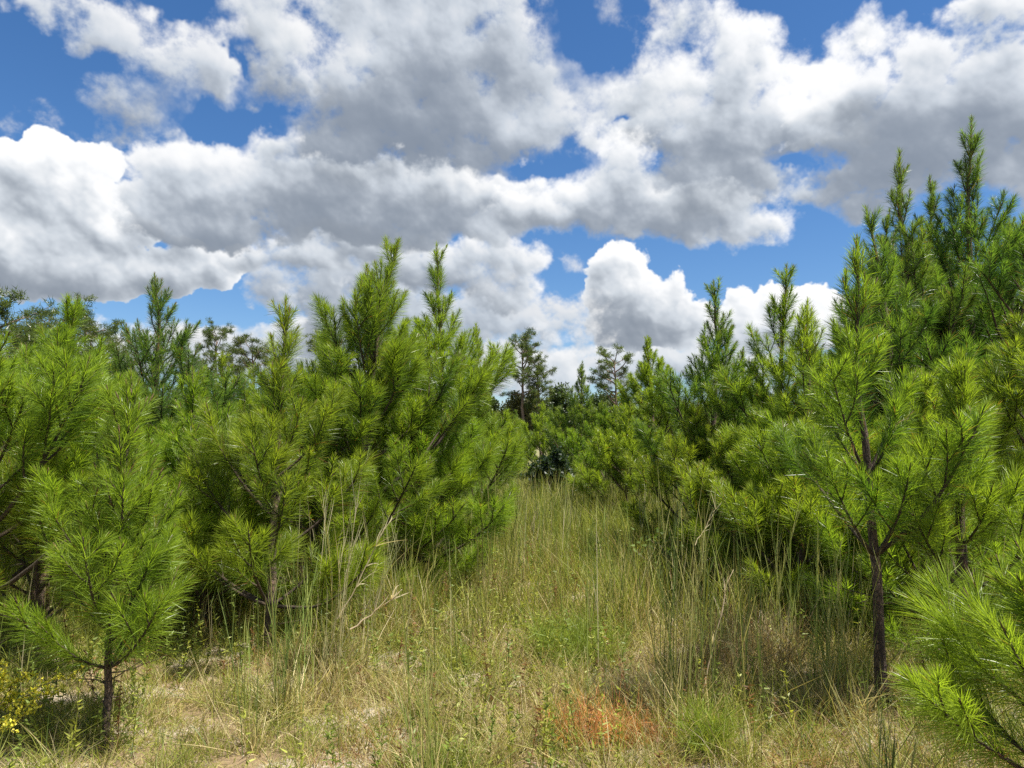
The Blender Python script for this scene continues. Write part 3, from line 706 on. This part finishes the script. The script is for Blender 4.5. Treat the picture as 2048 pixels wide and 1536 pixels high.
# ------------------------------------------------------------------ grass
def vnoise(x, y, s, seed): return gnoise(np.asarray(x) * s + 50, np.asarray(y) * s + 50, seed)
STRAW = np.array([(.52, .44, .18), (.42, .34, .14), (.58, .49, .27), (.17, .115, .06), (.36, .33, .12)])
GRN = np.array([(.22, .26, .035), (.26, .30, .045), (.32, .34, .05), (.08, .12, .025), (.32, .34, .07)])
def scatter(n, y0, y1, rng, wide=.78):
    """points in the wedge in front of the camera, even per square metre"""
    y = np.sqrt(rng.uniform(y0 ** 2, y1 ** 2, n)); x = rng.uniform(-1, 1, n) * (y * wide + .6); return x, y
def grass_field():
    rng = np.random.RandomState(77); b = Buf()
    def layer(n, y0, y1, lmin, lmax, w, lean, green, clump, dr=.5, thin=True, segs=3, keep=1.0):
        x, y = scatter(n, y0, y1, rng)
        if clump:
            # tufts: pull the blades towards their nearest tuft centre
            cx, cy = scatter(max(20, n // clump), y0, y1, rng); k = rng.randint(0, len(cx), n)
            r = .03 + .05 * rng.rand(n); a = rng.rand(n) * 6.283
            x = cx[k] + np.cos(a) * r; y = cy[k] + np.sin(a) * r
        sand = vnoise(x, y, 1.5, 7) * .45 + vnoise(x, y, 3.7, 8) * .55 + rng.normal(size=n) * .12        # bare patches near the camera
        near = np.clip((5.2 - y) / 2.2, 0, 1)
        ok = sand > (-.62 + .56 * near) if thin else np.ones(n, bool)
        x, y, sand = x[ok], y[ok], sand[ok]; m = len(x)
        g = vnoise(x, y, .55, 9) * .5 + vnoise(x, y, 2.6, 10) * .8; rst = vnoise(x, y, 1.3, 14) + .5 * vnoise(x, y, 4.1, 15)
        hgt = np.clip(.75 + .35 * vnoise(x, y, .8, 11), .35, 1.3)
        isg = rng.rand(m) < np.clip(green + .10 + .16 * np.clip((y - 4.5) / 3, 0, 1) + g * .6, .04, .96)
        c = np.where(isg[:, None], GRN[rng.randint(0, 5, m)], STRAW[rng.randint(0, 5, m)]) * rng.uniform(.70, 1.25, (m, 1))
        c = np.where(((rst > .55) & (rng.rand(m) < .6) & ~isg)[:, None], c * (.80, .55, .50), c)
        a = rng.rand(m) * 6.283; ln = lean * np.abs(rng.normal(size=m))
        d = unit(np.stack([np.cos(a) * ln, np.sin(a) * ln, np.ones(m)], 1))
        L = rng.uniform(lmin, lmax, m) * hgt
        a2 = a + rng.normal(size=m) * .6
        dd = np.stack([np.cos(a2) * dr, np.sin(a2) * dr, -dr * .5 * np.ones(m)], 1) * rng.rand(m, 1)
        P = np.stack([x, y, gh(x, y) - .01], 1)
        ribbons(b, P, d, L, w * rng.uniform(.7, 1.3, m), c, rng, dd, segs)
    layer(72000, 2.6, 6.5, .05, .22, .0030, .8, .40, 34, 1.0)
    layer(42000, 2.6, 6.5, .12, .44, .0028, .38, .50, 46, .7)
    layer(20000, 2.6, 6.5, .10, .30, .0030, .6, .40, 0, .9)
    layer(90000, 6.0, 11., .12, .50, .0050, .45, .52, 0, .7)
    layer(90000, 6.0, 12., .35, .95, .0042, .20, .62, 30, .4)
    layer(100000, 11., 24., .65, 1.30, .0085, .25, .60, 0, .5, False, 2)
    layer(50000, 22., 40., .5, 1.15, .018, .25, .55, 0, .5, False, 2)
    layer(50000, 2.6, 7.5, .04, .16, .0032, 1.6, .06, 0, .5, False, 2)      # flattened dead litter
    o = link('grass', b.mesh('grass', M_GRASS)); tag(o, 'mixed straw-coloured and green grass covering the sandy ground', 'grass', kind='stuff')
grass_field()

def forbs():
    """low leafy weeds: upright stems with many small leaves"""
    rng = np.random.RandomState(88); b = Buf()
    n = 3200; x, y = scatter(n, 2.8, 11, rng)
    ok = (vnoise(x, y, .7, 21) + vnoise(x, y, 2, 22) * .6) > -.1
    x, y = x[ok], y[ok]; n = len(x); H = rng.uniform(.14, .50, n) * np.where(y > 6, 1.35, 1)
    P = np.stack([x, y, gh(x, y)], 1); a = rng.rand(n) * 6.283
    d = unit(np.stack([np.cos(a) * .2, np.sin(a) * .2, np.ones(n)], 1))
    hue = rng.rand(n, 1); base = np.where(hue < .45, np.array((.17, .23, .04)), np.where(hue < .85, np.array((.28, .31, .05)), np.array((.20, .11, .04))))
    ribbons(b, P, d, H, .005, base * .8, rng, None, 3)
    for k in range(26):
        t = rng.uniform(.15, 1, n); q = P + d * (H * t)[:, None]
        ld = unit(rng.normal(size=(n, 3)) * (1, 1, .4) + np.array((0, 0, .5)))
        ribbons(b, q, ld, rng.uniform(.02, .055, n) * (1.15 - .5 * t), .009, base * rng.uniform(.75, 1.3, (n, 1)), rng, None, 2)
    o = link('weeds', b.mesh('weeds', M_GRASS)); tag(o, 'low leafy green weeds scattered through the grass', 'weeds', kind='stuff')
forbs()

def stalk_mesh(rng, x0, y0, n, hmin, hmax, rad, lean, cols, w=.0045, heads=True, bias=(0, 0)):
    """a clump of tall culms with narrow leaves pressed along them"""
    b = Buf(); a = rng.rand(n) * 6.283; r = rad * np.sqrt(rng.rand(n))
    P = np.stack([np.cos(a) * r, np.sin(a) * r, np.zeros(n) - .02], 1)
    d = unit(np.stack([rng.normal(size=n) * lean + bias[0], rng.normal(size=n) * lean + bias[1], np.ones(n)], 1))
    H = rng.uniform(hmin, hmax, n); c = cols[rng.randint(0, len(cols), n)] * rng.uniform(.8, 1.2, (n, 1))
    dr = np.stack([rng.normal(size=n) * .11, rng.normal(size=n) * .11, np.zeros(n)], 1)
    ribbons(b, P, d, H, w, c, rng, dr, 5); ribbons(b, P, d, H, w, c, rng, dr, 5)
    for k in range(7):
        t = rng.uniform(.05, .85, n); q = P + d * (H * t)[:, None] + dr * (H * t * t)[:, None]
        ld = unit(d + rng.normal(size=(n, 3)) * (.16, .16, .05))
        ribbons(b, q, ld, rng.uniform(.12, .34, n), w * .8, c * rng.uniform(.8, 1.2, (n, 1)), rng, rng.normal(size=(n, 3)) * .05, 3)
    m = n * 12; k = rng.randint(0, n, m)      # basal leaves
    ld = unit(np.stack([rng.normal(size=m) * .5, rng.normal(size=m) * .5, np.ones(m)], 1))
    ribbons(b, P[k], ld, rng.uniform(.12, .45, m), .004, STRAW[rng.randint(0, 5, m)] * rng.uniform(.7, 1.1, (m, 1)), rng, rng.normal(size=(m, 3)) * .35, 3)
    return b
GC = np.array([(.22, .28, .07), (.30, .33, .09), (.14, .19, .045), (.38, .37, .14)]); PALE = np.array([(.50, .46, .27), (.40, .40, .20), (.55, .50, .33)])
CLUMPS = [
 # px, depth, n, hmin, hmax, radius, lean, colours, bias, label
 (1345, 4.3, 12, 1.25, 1.66, .09, .03, GC, (-.01, 0), 'tallest clump of green grass stalks right of the aisle, reaching above eye level'),
 (1395, 4.1, 8, .9, 1.35, .10, .04, GC, (.03, 0), 'green stalk clump just right of the tallest grass clump'),
 (590, 4.5, 12, .8, 1.25, .14, .04, GC, (0, 0), 'upright pale green stalks before the reddish pine trunk'),
 (505, 4.0, 4, .6, .95, .08, .03, GC, (0, 0), 'few thin green stalks left of the pale green stalk clump'),
 (655, 5.0, 8, 1.1, 1.62, .10, .06, PALE, (.10, 0), 'pale stalk clump fanning right at foot of the forked pine'),
 (715, 5.2, 5, .9, 1.35, .09, .06, PALE, (.16, 0), 'pale bent stalks right of the fanning clump'),
 (865, 3.3, 5, .55, .85, .05, .04, GC, (-.05, 0), 'dark green stalks at bottom of view, left of centre'),
 (1000, 7.5, 16, 1.0, 1.5, .22, .05, GC, (0, 0), 'green stalk clump beside the bright skirt of the aisle pine'),
 (1090, 9.0, 16, .9, 1.3, .3, .05, GC, (0, 0), 'green stalk clump in the middle of the aisle'),
 (1640, 4.5, 12, .8, 1.25, .12, .05, GC, (.03, 0), 'yellow-green stalk clump left of the thick pine trunk'),
 (1700, 4.4, 9, .6, 1.15, .10, .05, GC, (-.04, 0), 'stalk clump touching the thick pine trunk on its left'),
 (1560, 5.6, 10, .9, 1.3, .16, .05, GC, (0, 0), 'slender green stalks in shade between tallest clump and thick trunk'),
 (1220, 6.2, 10, .9, 1.25, .2, .04, GC, (0, 0), 'sparse green stalks at right side of the aisle'),
 (1480, 4.6, 7, .8, 1.2, .15, .04, GC, (0, 0), 'thin green stalks between the tallest clump and the dead leaning stalk'),
 (1780, 3.2, 6, .35, .6, .10, .18, GC, (.1, 0), 'short arching green tuft on sand before the thick pine trunk'),
 (960, 5.6, 8, .7, 1.1, .15, .05, GC, (0, 0), 'slim green stalks left of the aisle centre'),
]
rc = np.random.RandomState(99)
for px, Y, n, h0, h1, rad, lean, cols, bias, lab in CLUMPS:
    n = int(n * 1.4)
    x, _ = world_pt(px, 1300, Y); b = stalk_mesh(rc, x, Y, n, h0, h1, rad, lean, cols, bias=bias)
    o = link('grass_clump', b.mesh('grass_clump', M_GRASS)); o.location = (x, Y, float(gh(x, Y))); tag(o, lab, 'grass clump')
def many_stalks():
    rng = np.random.RandomState(111); b = Buf()
    x, y = scatter(9000, 4.0, 24, rng, .74)
    ok = (vnoise(x, y, .6, 31) + .7 * vnoise(x, y, 1.7, 32)) > np.where(y < 7, .08, -.35)
    x, y = x[ok], y[ok]; n = len(x); P = np.stack([x, y, gh(x, y)], 1)
    d = unit(np.stack([rng.normal(size=n) * .06, rng.normal(size=n) * .06, np.ones(n)], 1)); H = rng.uniform(.6, 1.3, n)
    c = np.where(rng.rand(n, 1) < .75, GC[rng.randint(0, 4, n)], PALE[rng.randint(0, 3, n)] * .8); w = .0038 + y * .00035
    ribbons(b, P, d, H, w, c, rng, rng.normal(size=(n, 3)) * (.06, .06, 0), 4)
    for k in range(3):
        t = rng.uniform(.1, .7, n); q = P + d * (H * t)[:, None]
        ribbons(b, q, unit(d + rng.normal(size=(n, 3)) * .14), rng.uniform(.15, .35, n), w * .8, c, rng, rng.normal(size=(n, 3)) * .06, 2)
    o = link('grass_stalks', b.mesh('grass_stalks', M_GRASS)); tag(o, 'thin upright green seed stalks standing through the grass', 'grass stalks', kind='stuff')
many_stalks()

# single dead stalks
def dead_stalk(pA, pB, Y, w, label, side=6, seed=0):
    rng = np.random.RandomState(500 + seed)
    xa, za = world_pt(*pA, Y); xb, zb = world_pt(*pB, Y + .1)
    A_ = np.array((xa, Y, za)); B_ = np.array((xb, Y + .1, zb)); b = Buf()
    pts = np.array([A_ + (B_ - A_) * t + rng.normal(size=3) * .006 for t in np.linspace(0, 1, 9)]) - A_
    tube(b, pts, np.linspace(w, w * .35, 9), (.50, .42, .27), 5)
    for k in range(side):
        p, d = at_t(pts, rng.uniform(.3, .97)); m = 3
        ribbons(b, np.tile(p, (m, 1)), unit(d + rng.normal(size=(m, 3)) * (.5, .5, .3)), rng.uniform(.06, .18, m), w * 1.4, np.tile((.55, .48, .30), (m, 1)), rng, rng.normal(size=(m, 3)) * .25, 3)
    o = link('dead_stalk', b.mesh('dead_stalk', M_GRASS)); o.location = A_; tag(o, label, 'dead stalk')
dead_stalk((1398, 1400), (1465, 1140), 4.4, .0055, 'straw-coloured dead stalk leaning right, before the shaded grass at right', 4, 1)
dead_stalk((700, 1262), (806, 1182), 4.9, .006, 'pale dead stalk leaning low to the right at foot of forked pine', 4, 2)
dead_stalk((675, 1240), (775, 1045), 4.9, .005, 'long pale dead stalk fanning right before the forked pine', 6, 3)
dead_stalk((1392, 1090), (1432, 1015), 5.4, .004, 'short pale curled seed stalk tip right of tallest grass clump', 3, 4)

# tall dead weed with curled leaves behind the right pines
def dead_weed():
    rng = np.random.RandomState(321); x, zt = world_pt(1472, 700, 10.6); b = Buf(); lf = Buf()
    r = link('dead_weed', None); r.location = (x, 10.6, 0); tag(r, 'tall dead brown weed with curled leaves against the cloud at right', 'dead plant')
    for k in range(5):
        a = rng.uniform(0, 6.28); pts = curve((rng.normal() * .05, rng.normal() * .05, 0), (math.cos(a) * .12, math.sin(a) * .12, 1), zt * rng.uniform(.8, 1), .1, rng, 9, .12)
        tube(b, pts, np.linspace(.012, .004, len(pts)), (2.2, 2.0, 1.7), 5); m = 16
        for j in range(m):
            p, d = at_t(pts, rng.uniform(.6, 1)); q = unit(rng.normal(size=3) + np.array((0, 0, .5)))
            tube(b, np.array([p, p + q * .06, p + q * .10 - np.array((0, 0, .02))]), (.003, .003, .002), (2, 1.8, 1.5), 3)
            ribbons(lf, np.tile(p + q * .1, (2, 1)), unit(np.array((0, 0, -1)) + rng.normal(size=(2, 3)) * .5), .09, .035, np.tile((.17, .12, .07), (2, 1)), rng, rng.normal(size=(2, 3)) * .4, 3)
    link('stem', b.mesh('stem', M_TWIG), r); link('leaves', lf.mesh('leaves', M_LEAF), r)
dead_weed()

# yellow-leaved weed at lower left
def yellow_plant():
    rng = np.random.RandomState(11); x, _ = world_pt(-40, 1400, 3.9); b = Buf(); lf = Buf()
    r = link('yellow_weed', None); r.location = (x, 3.9, 0); tag(r, 'weed with arching stems of small bright yellow leaves at lower left corner', 'weed')
    ends = [((150, 1350), 3.9), ((118, 1385), 4.0), ((60, 1352), 4.0), ((30, 1395), 4.05), ((8, 1360), 3.9), ((70, 1420), 3.8), ((25, 1462), 3.7), ((-20, 1400), 3.9), ((0, 1330), 4.1)]
    for (p_, Y) in ends:
        ex, ez = world_pt(*p_, Y); e = np.array((ex - x, Y - 3.9, ez)); mid = e * (.35, .5, .75) + np.array((0, 0, .04 + .06 * rng.rand()))
        t = np.linspace(0, 1, 14)[:, None]; pts = 2 * mid * t * (1 - t) + e * t * t + rng.normal(size=(14, 3)) * .003
        tube(b, pts, np.linspace(.0035, .0012, 14), (1.2, 1.3, .8), 5)
        for k in range(42):
            q, d = at_t(pts, rng.uniform(.35, .999) ** .8); s_ = unit(d * .6 + rng.normal(size=3) * .7 + np.array((0, 0, .3))); Ls = rng.uniform(.015, .06)
            tube(b, np.array([q, q + s_ * Ls * .5, q + s_ * Ls]), (.0012, .001, .0008), (1.2, 1.3, .8), 3)
            m = rng.randint(4, 10); tt = rng.uniform(.3, 1.1, m)[:, None]
            c = np.where(rng.rand(m, 1) < .75, np.array((.68, .60, .07)), np.array((.28, .34, .06))) * rng.uniform(.8, 1.2, (m, 1))
            ribbons(lf, q + s_ * Ls * tt, unit(rng.normal(size=(m, 3)) + np.array((0, 0, .4))), rng.uniform(.009, .020, m), .010, c, rng, None, 2)
    link('stem', b.mesh('stem', M_TWIG), r); link('leaves', lf.mesh('leaves', M_LEAF), r)
yellow_plant()

# orange-red weed and dark dead tuft in the right foreground
def wiry(px, Y, n, H, rad, cols, name, label, cat, branch=5, w=.0028):
    rng = np.random.RandomState(int(px)); x, _ = world_pt(px, 1400, Y); b = Buf()
    a = rng.rand(n) * 6.283; r = rad * np.sqrt(rng.rand(n)); P = np.stack([np.cos(a) * r, np.sin(a) * r * .7, np.zeros(n)], 1)
    d = unit(np.stack([rng.normal(size=n) * .4, rng.normal(size=n) * .4, np.ones(n)], 1)); h = H * rng.uniform(.5, 1, n)
    c = np.array(cols)[rng.randint(0, len(cols), n)] * rng.uniform(.8, 1.2, (n, 1)); ribbons(b, P, d, h, w, c, rng, rng.normal(size=(n, 3)) * .2, 3)
    for k in range(branch):
        t = rng.uniform(.2, .9, n); q = P + d * (h * t)[:, None]
        ribbons(b, q, unit(d + rng.normal(size=(n, 3)) * .6), h * rng.uniform(.15, .45, n), w * .9, c * rng.uniform(.8, 1.25, (n, 1)), rng, rng.normal(size=(n, 3)) * .2, 2)
    o = link(name, b.mesh(name, M_GRASS)); o.location = (x, Y, float(gh(x, Y))); tag(o, label, cat)
wiry(1190, 4.1, 250, .30, .26, [(.50, .22, .07), (.56, .32, .11), (.42, .15, .06), (.30, .28, .08)], 'red_weed', 'patch of wiry orange-red weed on the sand, right of centre', 'weed')
wiry(1300, 4.1, 90, .22, .14, [(.48, .18, .06), (.40, .2, .08)], 'red_weed', 'small fainter orange weed patch right of the larger one', 'weed')
wiry(1270, 4.6, 340, .32, .22, [(.12, .10, .05), (.22, .18, .09), (.10, .14, .05)], 'dead_bush', 'dark wiry dead bush low in the grass behind the orange weed', 'bush', 6)
wiry(1500, 5.3, 380, .50, .42, [(.20, .13, .07), (.30, .21, .11), (.16, .18, .07)], 'dead_bush', 'brownish tangled dead bush in shade left of the thick pine trunk', 'bush', 6)
wiry(1408, 3.9, 150, .34, .09, [(.26, .30, .035), (.20, .27, .03)], 'lime_weed', 'bright lime-green feathery weed beside the tallest grass clump', 'weed', 9)
wiry(1150, 5.6, 420, .42, .34, [(.22, .27, .035), (.17, .23, .03)], 'lime_weed', 'wide yellow-green feathery weed in the middle of the aisle front', 'weed', 8)
wiry(880, 3.7, 240, .22, .18, [(.24, .28, .045), (.18, .24, .04)], 'lime_weed', 'low yellow-green weed beside the dark stalks at bottom centre', 'weed', 8)
print('done')
